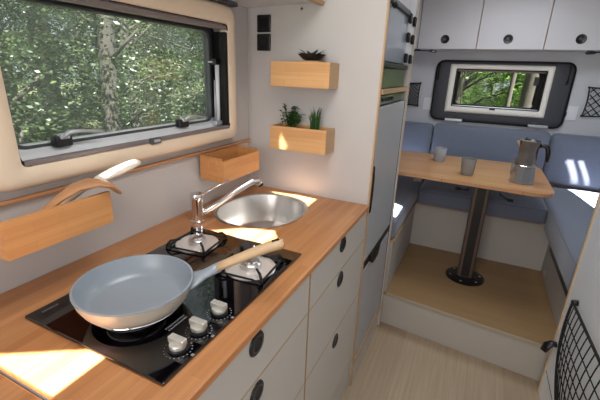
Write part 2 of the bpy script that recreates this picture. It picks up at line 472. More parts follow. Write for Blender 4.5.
# friction stay on the right hand side
bm = B(); tube(bm, [(-.885,1.148,1.19), (-.882,1.148,1.40)], .0080, 10); mk('stay_rod', bm, M['pale'], w1, True)
bm = B(); tube(bm, [(-.889,1.136,1.19), (-.887,1.138,1.34)], .003, 8); mk('stay_rod', bm, M['silver'], w1, True)
box('stay_bracket', M['black'], w1, (-.895,1.126,1.392), (-.872,1.160,1.412), .003)
box('stay_bracket', M['silver'], w1, (-.900,1.118,1.398), (-.880,1.136,1.404), .002)
box('stay_foot', M['silver'], w1, (-.898,1.115,1.180), (-.868,1.160,1.196), .004)
box('stay_joint', M['black'], w1, (-.892,1.152,1.185), (-.876,1.163,1.235), .003)

# overhead locker above the window: underside and wooden-edged front
ol = thing('overhead_locker', 'pale overhead locker with a bamboo lower front edge above the large window', 'cabinet', (-.72,.5,1.6))
bm = B(); prism(bm, [(-.873,1.603),(-.60,1.612),(-.575,1.618),(-.575,1.945),(-.873,1.945)], -.6, 1.338, 'Y'); mk('locker_body', bm, M['white'], ol)
bm = B(); prism(bm, [(-.574,1.600),(-.556,1.602),(-.553,1.945),(-.571,1.945)], -.6, 1.338, 'Y'); mk('door', bm, M['ply'], ol)
bm = B(); bx(bm, (-.5535,-.6,1.612), (-.5515,1.337,1.943), 0); mk('door_face', bm, M['cabwhite'], ol)
box('grey_rail', M['dgrey'], ol, (-.874,-.5,1.588), (-.842,1.228,1.602), .003)  # dark grey strip between the window frame and the locker

# ------------------------------------------------------------------ worktop, sink cut out
SC, SA, SB, SN = (-.657,1.090), .150, .172, 2.2
def sup(a, b, n, seg=48, c=SC):
    out = []
    for k in range(seg):
        t = 2*PI*k/seg; ca, sa = math.cos(t), math.sin(t)
        out.append((c[0]+math.copysign(abs(ca)**(2/n), ca)*a, c[1]+math.copysign(abs(sa)**(2/n), sa)*b))
    return out
bm = B(); hole = sup(SA, SB, SN)
out = [(-.873,.236),(-.326,.236),(-.326,1.337),(-.873,1.337)]
sheet(bm, out, [hole], 'Z', .900); sheet(bm, out, [hole], 'Z', .884)
def wallstrip(bm, lp, z0, z1, mi=0):
    for i in range(len(lp)):
        p, q = lp[i], lp[(i+1) % len(lp)]
        f = bm.faces.new([bm.verts.new(c) for c in ((p[0],p[1],z0),(q[0],q[1],z0),(q[0],q[1],z1),(p[0],p[1],z1))]); f.material_index = mi
wallstrip(bm, hole, .884, .900); wallstrip(bm, out, .884, .900, 1)
bmesh.ops.remove_doubles(bm, verts=bm.verts, dist=1e-6)
es = [e for e in bm.edges if all(abs(v.co.z-.9) < 1e-5 and abs(v.co.x+.326) < 1e-5 for v in e.verts)]
bmesh.ops.bevel(bm, geom=es, offset=.003, segments=2, profile=.5, affect='EDGES')
o = recenter(mk('worktop', bm, [M['worktop'], M['worktop_edge']]))
props(o, 'long orange bamboo kitchen worktop carrying the hob and the oval sink', 'worktop')
fl = thing('worktop_flap', 'bamboo flap with a rounded edge at the near end of the kitchen worktop', 'worktop', (-.6,.1,.88))
bm = B(); bx(bm, (-.873,-.35,.878), (-.330,.229,.896), .003); mk('flap_board', bm, M['worktop'], fl)
box('flap_support', M['ply'], fl, (-.87,-.34,0), (-.36,.228,.877), 0)
bm = B(); tube(bm, [(-.87,.2325,.889), (-.33,.2325,.889)], .0028, 8); mk('hinge_strip', bm, M['dgrey'], fl, True)

# base cabinets
def base_cab(y0, y1, label, group_label):
    t = thing('kitchen_cabinet', label, 'cabinet', (-.6,(y0+y1)/2,0), 'drawer cabinets under the worktop')
    bm = B(); bx(bm, (-.87,y0+.001,.0), (-.352,y1-.001,.755), 0)
    bx(bm, (-.87,y0+.001,.7555), (-.352,y0+.014,.883), 0); bx(bm, (-.87,y1-.014,.7555), (-.352,y1-.001,.883), 0); mk('carcass', bm, M['ply'], t)
    bm = B(); bx(bm, (-.352,y0+.001,.0), (-.340,y1-.001,.172), 0); mk('plinth', bm, M['front'], t)
    for z0, z1, hz in ((.759,.882,.853), (.514,.756,.7235), (.180,.511,.4685)):
        bm = B(); bx(bm, (-.352,y0+.0035,z0), (-.3315,y1-.0035,z1), .001); d = mk('drawer', bm, M['front'], t)
        # plywood edge shows around the front
        bm = B(); ring(bm, [(y0+.0015,z0-.001),(y1-.0015,z0-.001),(y1-.0015,z1+.001),(y0+.0015,z1+.001)],
             [(y0+.0038,z0+.001),(y1-.0038,z0+.001),(y1-.0038,z1-.001),(y0+.0038,z1-.001)], -.350, -.3312, 'X'); mk('drawer_edge', bm, M['ply'], d)
        yc = (y0+y1)/2 if y0 > .5 else .527
        if y0 > .5: yc = 1.055
        bm = B(); disc_axis(bm, [(0,.0012),(.014,.0012),(.0165,.003),(.024,.003),(.026,.002),(.0275,-.001),(.0275,-.006),(0,-.009)], (-.3305,yc,hz), (1,0,0), 28)
        h = mk('handle', bm, M['black'], d, 'auto')
        bm = B(); ring(bm, [(yc+.020*math.cos(a*PI/12), hz+.02*math.sin(a*PI/12)) for a in range(24)],
             [(yc+.0172*math.cos(a*PI/12), hz+.0172*math.sin(a*PI/12)) for a in range(24)], -.3285, -.3268, 'X'); mk('handle_rim', bm, M['dgrey'], h)
    return t
base_cab(.236, .794, 'grey drawer cabinet directly below the hob, nearest the camera', None)
base_cab(.796, 1.336, 'grey drawer cabinet below the sink, next to the refrigerator', None)

# ------------------------------------------------------------------ hob
hob = thing('hob', 'black glass gas hob with three satin knobs set in the bamboo worktop', 'hob', (-.56,.57,.9))
bm = B(); bx(bm, (-.742,.326,.9005), (-.378,.838,.9065), .0025, 2); mk('glass_plate', bm, M['hobglass'], hob)
def burner(x, y, r, plate, k=1.0):
    bm = B(); lathe(bm, [(0,0),(plate,0),(plate,.002),(plate*.95,.004),(plate*.6,.003),(0,.003)], (x,y,.9065), 36)
    b = mk('burner', bm, M['plate'], hob, 'auto')
    bm = B(); lathe(bm, [(r*.95,.0),(r,.004*k),(r,.011*k),(r*.9,.013*k),(0,.013*k)], (x,y,.9095), 30); mk('burner_ring', bm, M['steel'], b, 'auto')
    bm = B(); lathe(bm, [(r*.78,.0),(r*.8,.004*k),(r*.72,.007*k),(0,.008*k)], (x,y,.9095+.013*k), 30); mk('burner_cap', bm, M['chrome'], b, 'auto')
    bm = B(); tube(bm, [(x-.010,y+r+.008,.909), (x-.010-.006*(k==1),y+r+.008+.008*(k==1),.909+(.036 if k==1 else .008))], .0028, 8); mk('igniter', bm, M['chrome'], b, True)
    return b
burner(-.664, .745, .024, .060); burner(-.458, .703, .026, .064); burner(-.566, .440, .034, .060, .5)
# trivets with four arms
def trivet(x, y, r, rot=0, z=.936, arm=.030, squash=1.0):
    bm = B()
    loop = []
    for k in range(4):
        a = rot + PI/4 + k*PI/2; loop.append((x+r*math.cos(a), y+r*math.sin(a), .9125))
    pts = []
    for k in range(4):
        p, q = Vector(loop[k]), Vector(loop[(k+1) % 4])
        for s in range(6): pts.append(p.lerp(q, s/6))
    tube(bm, pts, .0026, 6, closed=True, cap=False)
    for k in range(4):
        a = rot+PI/4+k*PI/2
        c, s = math.cos(a), math.sin(a)
        tube(bm, [(x+c*(r+.004), y+s*(r+.004), .908), (x+c*r, y+s*r, z-.008), (x+c*r*.90, y+s*r*.90, z), (x+c*(r-arm), y+s*(r-arm), z)], [.0036,.0036,.0034,.003], 6)
    return mk('pan_support', bm, M['iron'], hob, True)
trivet(-.664, .745, .080, .12, .928, .034); trivet(-.458, .703, .084, .08, .928, .034)
trivet(-.564, .446, .062, .1, .9235, .02)
bm = B(); ring(bm, [(-.566+.066*math.cos(a*PI/32), .440+.066*math.sin(a*PI/32)) for a in range(64)], [(-.566+.0655*math.cos(a*PI/32), .440+.0655*math.sin(a*PI/32)) for a in range(64)], .9066, .9072, 'Z')
mk('printed_ring', bm, M['print'], hob)
for y in (.397, .452, .515):
    x = -.413
    bm = B(); lathe(bm, [(0,0),(.0175,0),(.0175,.004),(.016,.006),(0,.006)], (x,y,.9066), 28); kn = mk('knob', bm, M['black'], hob, 'auto')
    bm = B(); lathe(bm, [(.0150,0),(.0155,.006),(.0145,.008),(0,.0085)], (x,y,.9125), 28); mk('knob_body', bm, M['knob'], kn, 'auto')
    bm = B(); bx(bm, (x-.0170,y-.0068,.9185), (x+.0170,y+.0068,.931), .0015); mk('knob_grip', bm, M['knob'], kn)
    bm = B()
    for k in range(14):
        a = -PI*.95+k*PI*1.3/13; s = .0007+.00005*k
        bx(bm, (x+.0245*math.cos(a)-s, y+.0245*math.sin(a)-s, .9066), (x+.0245*math.cos(a)+s, y+.0245*math.sin(a)+s, .9070), 0)
    bx(bm, (x+.030,y-.003,.9066), (x+.036,y+.003,.9070), 0)
    mk('knob_scale', bm, M['print'], kn)
bm = B()
for j, x in enumerate((-.470,-.462)):
    yy = .425
    while yy < .475:
        w = random.uniform(.002,.005); bx(bm, (x-.0018,yy,.9066), (x+.0018,yy+w,.9070), 0); yy += w+.0015
mk('small_print', bm, M['print'], hob)
text('maker_lettering', 'DOMETIC', .0075, (-.722,.366,.9069), (0,0,PI/2), M['print'], hob)

# ------------------------------------------------------------------ frying pan
PC = Vector((-.564,.446,.926))
pan = thing('frying_pan', 'grey frying pan with a wooden handle standing on the hob', 'frying pan', tuple(PC))
bm = B(); lathe(bm, [(0,0),(.082,0),(.092,.004),(.100,.014),(.108,.030),(.1115,.0445),(.1122,.047),(.1112,.0485)], PC, 64); mk('pan_body', bm, M['pan_out'], pan, 'auto')
bm = B(); lathe(bm, [(.1126,.0455),(.1124,.0488),(.1085,.0488),(.104,.032),(.095,.0155),(.087,.0070),(.082,.0055),(.0,.0045)], PC, 64); mk('pan_interior', bm, M['pan_in'], pan, 'auto')
bm = B(); lathe(bm, [(0,-.0022),(.084,-.0022),(.088,-.001),(.087,.0008),(0,.0008)], PC, 64); mk('base_disc', bm, M['chrome'], pan, 'auto')
d = (Vector((-.339,.635,1.03))-Vector((PC.x,PC.y,1.03))); d.z = 0; d.normalize()
def ph(t, z): return (PC.x+d.x*t, PC.y+d.y*t, z)
bm = B(); tube(bm, [ph(.106,.962), ph(.118,.966), ph(.135,.974), ph(.150,.981), ph(.165,.988)], [.016,.0155,.013,.0125,.0125], 14, flat=[(.35,2.2),(.45,1.8),(.7,1.15),(.8,1.0),(.8,1.0)]); mk('handle_bracket', bm, M['pan_in'], pan, True)
bm = B(); tube(bm, [ph(.160,.987), ph(.19,.998), ph(.23,1.012), ph(.27,1.025), ph(.295,1.031), ph(.301,1.032)], [.012,.0125,.0135,.015,.015,.010], 16, flat=(.72,1.05)); h = mk('handle', bm, M['handle_wood'], pan, True)
bm = B(); tube(bm, [ph(.276,1.0375), ph(.292,1.0410)], .0045, 10, flat=(.5,1)); mk('hanging_slot', bm, M['black'], h, True)

# ------------------------------------------------------------------ sink and tap
sk = thing('sink', 'oval stainless steel sink set into the bamboo worktop', 'sink', (SC[0],SC[1],.9))
bm = B()
prof = [(1.06,.0003),(1.06,.0025),(1.02,.0035),(.985,.001),(.965,-.008),(.93,-.07),(.86,-.105),(.74,-.118),(.3,-.122),(0,-.123)]
lathe(bm, prof, (SC[0],SC[1],.9), 64, SA, SB, SN); mk('basin', bm, M['steel'], sk, 'auto')
bm = B(); lathe(bm, [(0,0),(.035,0),(.035,.003),(.028,.004),(.024,.002),(0,.002)], (SC[0],SC[1]-.02,.9-.1225), 30); mk('drain', bm, M['chrome'], sk, 'auto')

TX, TY = -.783, .887
tap = thing('tap', 'chrome mixer tap with a slanting spout beside the sink', 'tap', (TX,TY,.9))
bm = B(); lathe(bm, [(0,0),(.0235,0),(.0235,.004),(.0205,.007),(.0205,.072),(.0215,.074),(.0215,.092),(.020,.096),(0,.098)], (TX,TY,.9005), 32); mk('tap_body', bm, M['chrome'], tap, 'auto')
bm = B(); tube(bm, [(TX,TY,.925), (-.762,.915,.932), (-.735,.950,.955), (-.702,.993,.990), (-.668,1.040,1.018), (-.657,1.056,1.018), (-.652,1.063,1.006)], [.013,.0125,.0115,.011,.0115,.0125,.012], 16); mk('spout', bm, M['chrome'], tap, True)
bm = B(); tube(bm, [(TX+.005,TY+.006,.985), (TX+.040,TY+.045,1.012), (TX+.072,TY+.080,1.034)], [.0055,.004,.0038], 10, flat=(.6,1.2)); mk('lever', bm, M['chrome'], tap, True)
bm = B(); tube(bm, [(-.6515,1.0635,1.007), (-.6495,1.066,.999)], .0095, 12); mk('aerator', bm, M['rubber'], tap, True)

# ------------------------------------------------------------------ hanging bamboo boxes
def wall_box(y0, y1, z0, z1, xw, xf, label, splay=0.0, front_drop=.016, low=False):
    """open-topped box hung on the left wall"""
    t = thing('wall_box', label, 'box', (xw,(y0+y1)/2,z0), 'bamboo boxes hung on the window wall')
    th = .008
    box('back_board', M['board'], t, (xw,y0,z0), (xw+th,y1,z0+.012 if low else z1), .001)
    bm = B(); prism(bm, [(xf-th-splay,z0),(xf-splay,z0),(xf,z1-front_drop),(xf-th,z1-front_drop)], y0, y1, 'Y'); mk('front_board', bm, M['board'], t)
    for ya, yb in ((y0,y0+th), (y1-th,y1)):
        bm = B(); prism(bm, [(xw+th,z0),(xf-th-splay,z0),(xf-th,z1-front_drop),(xf-th,z1-.004),(xw+th,z0+.012 if low else z1)], ya, yb, 'Y'); mk('end_board', bm, M['board'], t)
    box('bottom_board', M['board'], t, (xw+th,y0+th,z0), (xf-th-splay,y1-th,z0+th), 0)
    return t
wall_box(.318, .540, 1.034, 1.108, -.861, -.728, 'bamboo box hung under the big window, holding wooden spoons', .0, .0, low=True)
wall_box(1.003, 1.232, 1.004, 1.092, -.861, -.758, 'empty bamboo box hung on the wall behind the chrome tap', .0, .012)

def panel_planter(x0, x1, z0, z1, label, taper=0.0):
    t = thing('planter_box', label, 'planter', ((x0+x1)/2,1.34,z0), 'bamboo planters on the partition wall')
    th = .008; yf, yb = 1.245, 1.340
    box('front_board', M['board_x'], t, (x0,yf,z0), (x1,yf+th,z1), .001)
    box('back_board', M['board_x'], t, (x0,yb-th,z0), (x1,yb,z1), .001)
    for xa, xb in ((x0,x0+th), (x1-th,x1)):
        bm = B(); prism(bm, [(yf+th,z0),(yb-th,z0),(yb-th,z1),(yf+th,z1)], xa, xb, 'X'); mk('end_board', bm, M['ply'], t)
    box('bottom_board', M['board_x'], t, (x0+th,yf+th,z0), (x1-th,yb-th,z0+th), 0)
    return t
panel_planter(-.717, -.486, 1.326, 1.412, 'upper bamboo box on the partition with a dark bowl on top')
panel_planter(-.717, -.486, 1.094, 1.182, 'lower bamboo box on the partition with two potted herbs')
# boxes need a lid-like soil/top so that what stands there rests on something
def leafq(bm, p, dirv, L, W, droop=.0, mi=0):
    """pointed leaf"""
    d = Vector(dirv).normalized(); s = d.cross(Vector((0,0,1)))
    if s.length < .01: s = Vector((1,0,0))
    s.normalize(); u = s.cross(d).normalized(); p = Vector(p)
    a = bm.verts.new(p); c = bm.verts.new(p+d*L - Vector((0,0,droop*L)))
    m1 = p+d*L*.5+u*W*.12 - Vector((0,0,droop*L*.3))
    l = bm.verts.new(m1+s*W/2+u*W*.15); r = bm.verts.new(m1-s*W/2+u*W*.15); m_ = bm.verts.new(m1-u*W*.05)
    for f in ((a,m_,l),(l,m_,c),(a,r,m_),(m_,r,c)): bm.faces.new(f).material_index = mi

pl = thing('succulent_bowl', 'spiky dark succulent in a small black bowl on the upper bamboo box', 'plant', (-.575,1.292,1.412))
box('stand_board', M['ply'], pl, (-.625,1.254,1.4125), (-.535,1.330,1.4165), .001)
bm = B(); lathe(bm, [(0,0),(.020,0),(.036,.008),(.048,.019),(.050,.022),(.046,.022),(.034,.012),(.0,.010)], (-.575,1.292,1.4168), 28); mk('bowl', bm, M['black'], pl, 'auto')
bm = B()
for k in range(34):
    a = random.uniform(0,2*PI); e = random.uniform(.05,.9)
    leafq(bm, (-.575+.012*math.cos(a),1.292+.012*math.sin(a),1.432), (math.cos(a)*math.cos(e), math.sin(a)*math.cos(e), math.sin(e)*.6), random.uniform(.025,.05), .012)
mk('leaves', bm, M['succ'], pl)

hb = thing('potted_herb', 'bushy green herb in the left half of the lower bamboo box', 'plant', (-.655,1.292,1.103))
bm = B(); lathe(bm, [(0,0),(.026,0),(.032,.060),(.034,.064),(.029,.064),(.028,.055),(0,.055)], (-.655,1.292,1.1025), 24); mk('pot', bm, M['black'], hb, 'auto')
bm = B()
for k in range(14):
    a = random.uniform(0,2*PI); rr = random.uniform(.01,.046); h = random.uniform(.055,.098)
    tip = (-.655+rr*math.cos(a)*1.15,1.292+rr*math.sin(a)*.9,1.160+h)
    tube(bm, [(-.655+rr*.2*math.cos(a),1.292+rr*.2*math.sin(a),1.156), tip], .0012, 5)
    for q in range(13):
        b = random.uniform(0,2*PI); t = random.uniform(.3,1)
        leafq(bm, (-.655+rr*math.cos(a)*1.15*t,1.292+rr*math.sin(a)*.9*t,1.16+h*t), (math.cos(b),math.sin(b),random.uniform(-.1,.8)), random.uniform(.016,.028), .014, .2)
mk('foliage', bm, M['herb'], hb)
gr = thing('potted_grass', 'upright spiky green plant in the right half of the lower bamboo box', 'plant', (-.552,1.292,1.103))
bm = B(); lathe(bm, [(0,0),(.022,0),(.028,.060),(.030,.064),(.025,.064),(.024,.055),(0,.055)], (-.552,1.292,1.1025), 24); mk('pot', bm, M['black'], gr, 'auto')
bm = B()
for k in range(34):
    a = random.uniform(0,2*PI); rr = random.uniform(.0,.016); sp = random.uniform(.0,.022); h = random.uniform(.06,.10)
    x, y = -.552+rr*math.cos(a), 1.292+rr*math.sin(a)
    tube(bm, [(x,y,1.157), (x+sp*.35*math.cos(a),y+sp*.35*math.sin(a),1.157+h*.6), (x+sp*math.cos(a),y+sp*math.sin(a),1.157+h)], [.0034,.0028,.0005], 5)
mk('blades', bm, M['herb'], gr)

# spoons
sp1 = thing('wooden_server', 'brown arched wooden salad server lying across the left bamboo box', 'spoon', (-.76,.5,1.08))
bm = B(); tube(bm, [(-.775,.36,1.058), (-.768,.405,1.086), (-.760,.445,1.112), (-.752,.480,1.130), (-.745,.515,1.133), (-.739,.545,1.122), (-.735,.566,1.100), (-.733,.572,1.092)],
   [.007,.010,.014,.020,.025,.024,.015,.003], 14, flat=[(.7,1),(.6,1),(.5,1),(.38,1.1),(.30,1.3),(.30,1.3),(.35,1.2),(.5,1)]); mk('server_blade', bm, M['spoonwood'], sp1, True)
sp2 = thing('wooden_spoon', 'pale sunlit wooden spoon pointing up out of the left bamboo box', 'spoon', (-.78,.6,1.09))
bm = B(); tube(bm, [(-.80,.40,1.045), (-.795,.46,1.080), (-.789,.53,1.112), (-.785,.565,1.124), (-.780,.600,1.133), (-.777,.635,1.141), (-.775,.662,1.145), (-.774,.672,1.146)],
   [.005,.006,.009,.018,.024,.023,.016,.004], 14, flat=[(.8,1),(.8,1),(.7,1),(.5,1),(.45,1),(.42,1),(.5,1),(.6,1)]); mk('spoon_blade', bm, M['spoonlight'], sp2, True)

# sockets
for zz, lb, nm in ((1.547,'black square light switch, upper of the pair on the partition','light_switch'), (1.481,'black square power socket, lower of the pair on the partition','power_socket')):
    t = thing(nm, lb, 'switch' if nm == 'light_switch' else 'socket', (-.799,1.339,zz))
    mk('cover_plate', bx(B(), (-.828,1.330,zz-.030), (-.770,1.3395,zz+.030), .003), M['black'], t)
    if nm == 'light_switch': mk('rocker', bx(B(), (-.815,1.326,zz-.018), (-.783,1.3305,zz+.018), .002), M['rubber'], t)
    else:
        bm = B(); disc_axis(bm, [(.0,-.003),(.015,-.003),(.0155,.0),(.019,.0015),(.021,.0)], (-.799,1.330,zz), (0,-1,0), 28); mk('socket_ring', bm, M['rubber'], t, 'auto')
t = thing('ceiling_hook', 'tiny dark screw hook under the overhead locker by the partition', 'hook', (-.64,1.336,1.592))
bm = B(); tube(bm, [(-.640,1.3385,1.594),(-.640,1.328,1.594),(-.640,1.326,1.588)], .0025, 8); mk('hook_body', bm, M['dgrey'], t, True)

# ------------------------------------------------------------------ tall refrigerator cabinet
fx = -.327
tc_ = thing('tall_cabinet', 'tall plywood-edged cabinet around the refrigerator', 'cabinet', (-.6,1.6,0))
box('side_panel', M['cabwhite'], tc_, (-.87,1.842,0), (fx+.002,1.856,ZC-.002), .001)
box('side_edge', M['ply2'], tc_, (fx+.002,1.845,0), (fx+.006,1.857,ZC-.002), .001)
box('back_panel', M['cabwhite'], tc_, (-.872,1.357,0), (-.86,1.841,ZC-.002), 0)
box('shelf', M['ply'], tc_, (-.86,1.358,1.312), (fx+.004,1.841,1.330), .001)
box('bottom_rail', M['ply'], tc_, (-.86,1.358,.112), (fx+.002,1.841,.130), .001)
box('plinth', M['front'], tc_, (-.86,1.358,0), (fx-.004,1.841,.111), 0)
# upper glossy flap and dark strip
d = box('door', M['panel_gloss'], tc_, (-.36,1.360,1.425), (fx-.004,1.690,1.612), .002)
box('door_rim', M['black'], tc_, (-.36,1.360,1.404), (fx-.002,1.800,1.421), .002)
box('lower_flap', M['panel_green'], tc_, (-.365,1.362,1.333), (fx-.008,1.790,1.402), .002)
box('hinge_post', M['cabwhite'], tc_, (-.38,1.70,1.425), (fx-.002,1.838,1.94), .001)
box('upper_door', M['cabwhite'], tc_, (-.36,1.360,1.63), (fx-.002,1.690,1.94), .001)
box('dark_rail', M['black'], tc_, (-.35,1.362,1.604), (fx+.006,1.692,1.626), .004)
bm = B(); tube(bm, [(-.335,1.39,1.615),(-.318,1.40,1.600)], .010, 10); mk('dark_catch', bm, M['black'], tc_, True)
for zz in (1.600, 1.528, 1.448):
    for yy in (1.700, 1.805):
        bm = B(); bx(bm, (fx-.002,yy-.018,zz-.019), (fx+.010,yy+.018,zz+.019), .005, 3); c = mk('hinge', bm, M['rubber'], tc_, 'auto')
        bm = B(); bx(bm, (fx+.001,yy+.0185,zz-.012), (fx+.007,yy+.023,zz+.012), .001); mk('hinge_plate', bm, M['silver'], c)

fr = thing('refrigerator', 'grey two-door refrigerator built into the tall cabinet', 'refrigerator', (-.6,1.6,.13))
box('refrigerator_body', M['rubber'], fr, (-.858,1.359,.132), (fx-.022,1.840,1.310), 0)
cp = box('control_panel', M['panel_green'], fr, (fx-.030,1.362,1.274), (fx-.006,1.836,1.308), .002)
for k in range(4): box('control_button', M['rubber'], cp, (fx-.008,1.40+k*.05,1.285), (fx-.003,1.42+k*.05,1.297), .001)
dr = box('refrigerator_door', M['fridge'], fr, (fx-.022,1.364,.640), (fx-.002,1.834,1.268), .003)
box('refrigerator_door_trim', M['black'], fr, (fx-.022,1.834,.14), (fx-.001,1.8405,1.268), .001)
bm = B(); prism(bm, [(1.362,.86),(1.372,.87),(1.378,.93),(1.376,1.00),(1.368,1.04),(1.362,1.05)], fx-.02, fx+.002, 'X'); mk('door_handle', bm, M['black'], dr)
lo = box('refrigerator_freezer_door', M['fridge'], fr, (fx-.022,1.364,.138), (fx-.002,1.834,.598), .003)
bm = B(); prism(bm, [(1.364,.600),(1.834,.600),(1.834,.637),(1.364,.637)], fx-.02, fx-.004, 'X')
prism(bm, [(1.44,.640),(1.63,.640),(1.62,.598),(1.59,.572),(1.50,.572),(1.46,.598)], fx-.012, fx+.004, 'X'); mk('freezer_handle', bm, M['black'], lo)

# ------------------------------------------------------------------ dinette benches
def bench(name, pts, h0, h1, label, edge):
    t = thing(name, label, 'bench', (sum(p[0] for p in pts)/len(pts), sum(p[1] for p in pts)/len(pts), h0), 'bench boxes round the dinette')
    bm = B(); prism(bm, pts, h0, h1-.012); mk('bench_box', bm, M['benchlam'], t)
    bm = B(); prism(bm, edge, h1-.012, h1); mk('bench_lid', bm, M['ply'], t)
    return t
bench('bench_seat', [(-.309,2.621),(.531,2.621),(.531,3.298),(-.309,3.298)], .2055, .528, 'low bench box facing the camera under the back window', [(-.309,2.612),(.531,2.612),(.531,3.298),(-.309,3.298)])
bench('bench_seat', [(-.872,1.915),(-.311,1.885),(-.311,3.298),(-.872,3.298)], .2055, .528, 'low bench box on the left, behind the refrigerator cabinet', [(-.872,1.915),(-.302,1.885),(-.302,2.611),(-.311,2.611),(-.311,3.298),(-.872,3.298)])
rb = bench('bench_seat', [(.533,1.80),(1.068,1.80),(1.068,3.298),(.533,3.298)], .2055, .478, 'low bench box on the right, next to the wardrobe wall', [(.524,1.80),(1.068,1.80),(1.068,3.298),(.533,3.298),(.533,2.61),(.524,2.61)])
box('vent_strip', M['dgrey'], rb, (.530,1.81,.385), (.5335,2.55,.425), 0)
t = thing('floor_socket', 'small round white outlet low on the right bench front', 'socket', (.532,2.50,.235))
bm = B(); disc_axis(bm, [(0,0),(.020,0),(.022,.003),(.018,.005),(.012,.004),(0,.002)], (.5325,2.50,.245), (-1,0,0), 24); mk('outlet_ring', bm, M['silver'], t, 'auto')

def cushion(name, lo, hi, label, cat, bev=.03, puff=.012, group=None, tilt=0.0):
    """stuffed box: subdivided, bulging faces, rounded rim, piping"""
    t = thing(name, label, cat, ((lo[0]+hi[0])/2,(lo[1]+hi[1])/2,lo[2]), group)
    bm = B(); bx(bm, lo, hi, bev, 4)
    long = max(hi[i]-lo[i] for i in range(3))
    bmesh.ops.subdivide_edges(bm, edges=[e for e in bm.edges if e.calc_length() > .12], cuts=7, use_grid_fill=True)
    c = [(a+b)/2 for a, b in zip(lo, hi)]; d = [(b-a)/2 for a, b in zip(lo, hi)]
    ax = min(range(3), key=lambda i: d[i])
    oth = [i for i in range(3) if i != ax]
    for v in bm.verts:
        u = (v.co[oth[0]]-c[oth[0]])/d[oth[0]]; w = (v.co[oth[1]]-c[oth[1]])/d[oth[1]]
        s = (v.co[ax]-c[ax])/d[ax]
        if not (name == 'seat_cushion' and s < 0):
            v.co[ax] += s*puff*(1-u**4)*(1-w**4) + .002*math.sin(v.co[oth[0]]*23+v.co[oth[1]]*9)*max(0,s)
    o = mk('cushion_cover', bm, M['fabric'], t, True)
    # piping round the front face
    a = c[:]; s = 1 if name == 'seat_cushion' else -1
    pts = rrect(lo[oth[0]]+.004, hi[oth[0]]-.004, lo[oth[1]]+.004, hi[oth[1]]-.004, .025, 4)
    bm = B(); path = []
    for p in pts:
        q = [0,0,0]; q[oth[0]] = p[0]; q[oth[1]] = p[1]; q[ax] = c[ax]+(s*(d[ax]-.020)); path.append(q)
    tube(bm, path, .0035, 6, closed=True, cap=False); mk('piping', bm, M['fabric_dark'], o, True)
    return t
g1 = 'dinette seat cushions'; g2 = 'dinette back cushions'
cushion('seat_cushion', (-.298,2.565,.530), (.478,3.165,.648), 'long blue-grey seat cushion on the bench under the back window', 'cushion', group=g1)
cushion('seat_cushion', (-.868,1.875,.530), (-.302,3.165,.648), 'blue-grey seat cushion on the left bench behind the refrigerator', 'cushion', group=g1)
cushion('seat_cushion', (.483,1.800,.480), (1.062,3.165,.648), 'blue-grey seat cushion on the right bench beside the wardrobe wall', 'cushion', group=g1)
cushion('back_cushion', (-.318,3.175,.655), (.488,3.292,1.025), 'wide blue-grey back cushion in the middle below the dark hatch', 'cushion', .03, .010, g2)
cushion('back_cushion', (-.868,3.175,.655), (-.326,3.292,1.015), 'blue-grey back cushion at the left end of the back wall', 'cushion', .03, .010, g2)
cushion('back_cushion', (.496,3.175,.655), (1.062,3.292,1.020), 'blue-grey back cushion at the right end, streaked with sunlight', 'cushion', .03, .010, g2)

# ------------------------------------------------------------------ table
tb = thing('dinette_table', 'bamboo-topped pedestal table on one dark brown leg', 'table', (.085,2.40,.205))
TZ = .84
outl = []
for p in rrect(-.600, .414, 2.150, 2.865, .10, 8): outl.append((p[0], p[1] + (-.075*(p[0])) if p[1] < 2.4 else p[1]))
bm = B(); prism(bm, outl, TZ-.018, TZ)
bmesh.ops.bevel(bm, geom=[e for e in bm.edges if abs(e.verts[0].co.z-e.verts[1].co.z) < 1e-6], offset=.002, segments=2, profile=.5, affect='EDGES')
mk('tabletop', bm, M['tabletop'], tb)
bm = B(); prism(bm, rrect(.038,.128,2.262,2.330,.014,4), .214, TZ-.04); mk('pole', bm, M['pole'], tb, 'auto')
bm = B(); prism(bm, rrect(.060,.106,2.2595,2.2605,.0003,1), .225, TZ-.04); mk('pole_groove', bm, M['black'], tb)
bm = B(); lathe(bm, [(0,0),(.112,0),(.112,.005),(.104,.008),(.06,.010),(.055,.014),(0,.014)], (.085,2.295,.2058), 40); bp_ = mk('base_plate', bm, M['black'], tb, 'auto')
for k in range(6):
    bm = B(); a = k*PI/3+.3; lathe(bm, [(0,0),(.007,0),(.006,.003),(0,.004)], (.085+.088*math.cos(a), 2.295+.088*math.sin(a), .2145), 10)
    mk('base_screw', bm, M['steel'], bp_, True)
box('top_bracket', M['black'], tb, (-.02,2.24,TZ-.040), (.20,2.60,TZ-.0185), .003)
for x, s in ((.02,-1), (.16,1)):
    bm = B(); tube(bm, [(x+s*.01,2.23,TZ-.045), (x+s*.01,2.175,TZ-.048), (x+s*.055,2.172,TZ-.050+ (-.018 if s>0 else .004))], .0045, 8); c = mk('crank', bm, M['black'], tb, True)
    bm = B(); tube(bm, [(x+s*.05,2.172,TZ-.050+(-.018 if s>0 else .004)), (x+s*.075,2.172,TZ-.050+(-.020 if s>0 else .004))], .0085, 10); mk('crank_knob', bm, M['black'], c, True)
for x in (-.262, .236): box('support_block', M['pole'], tb, (x-.022,2.165,TZ-.040), (x+.022,2.24,TZ-.0185), .003)

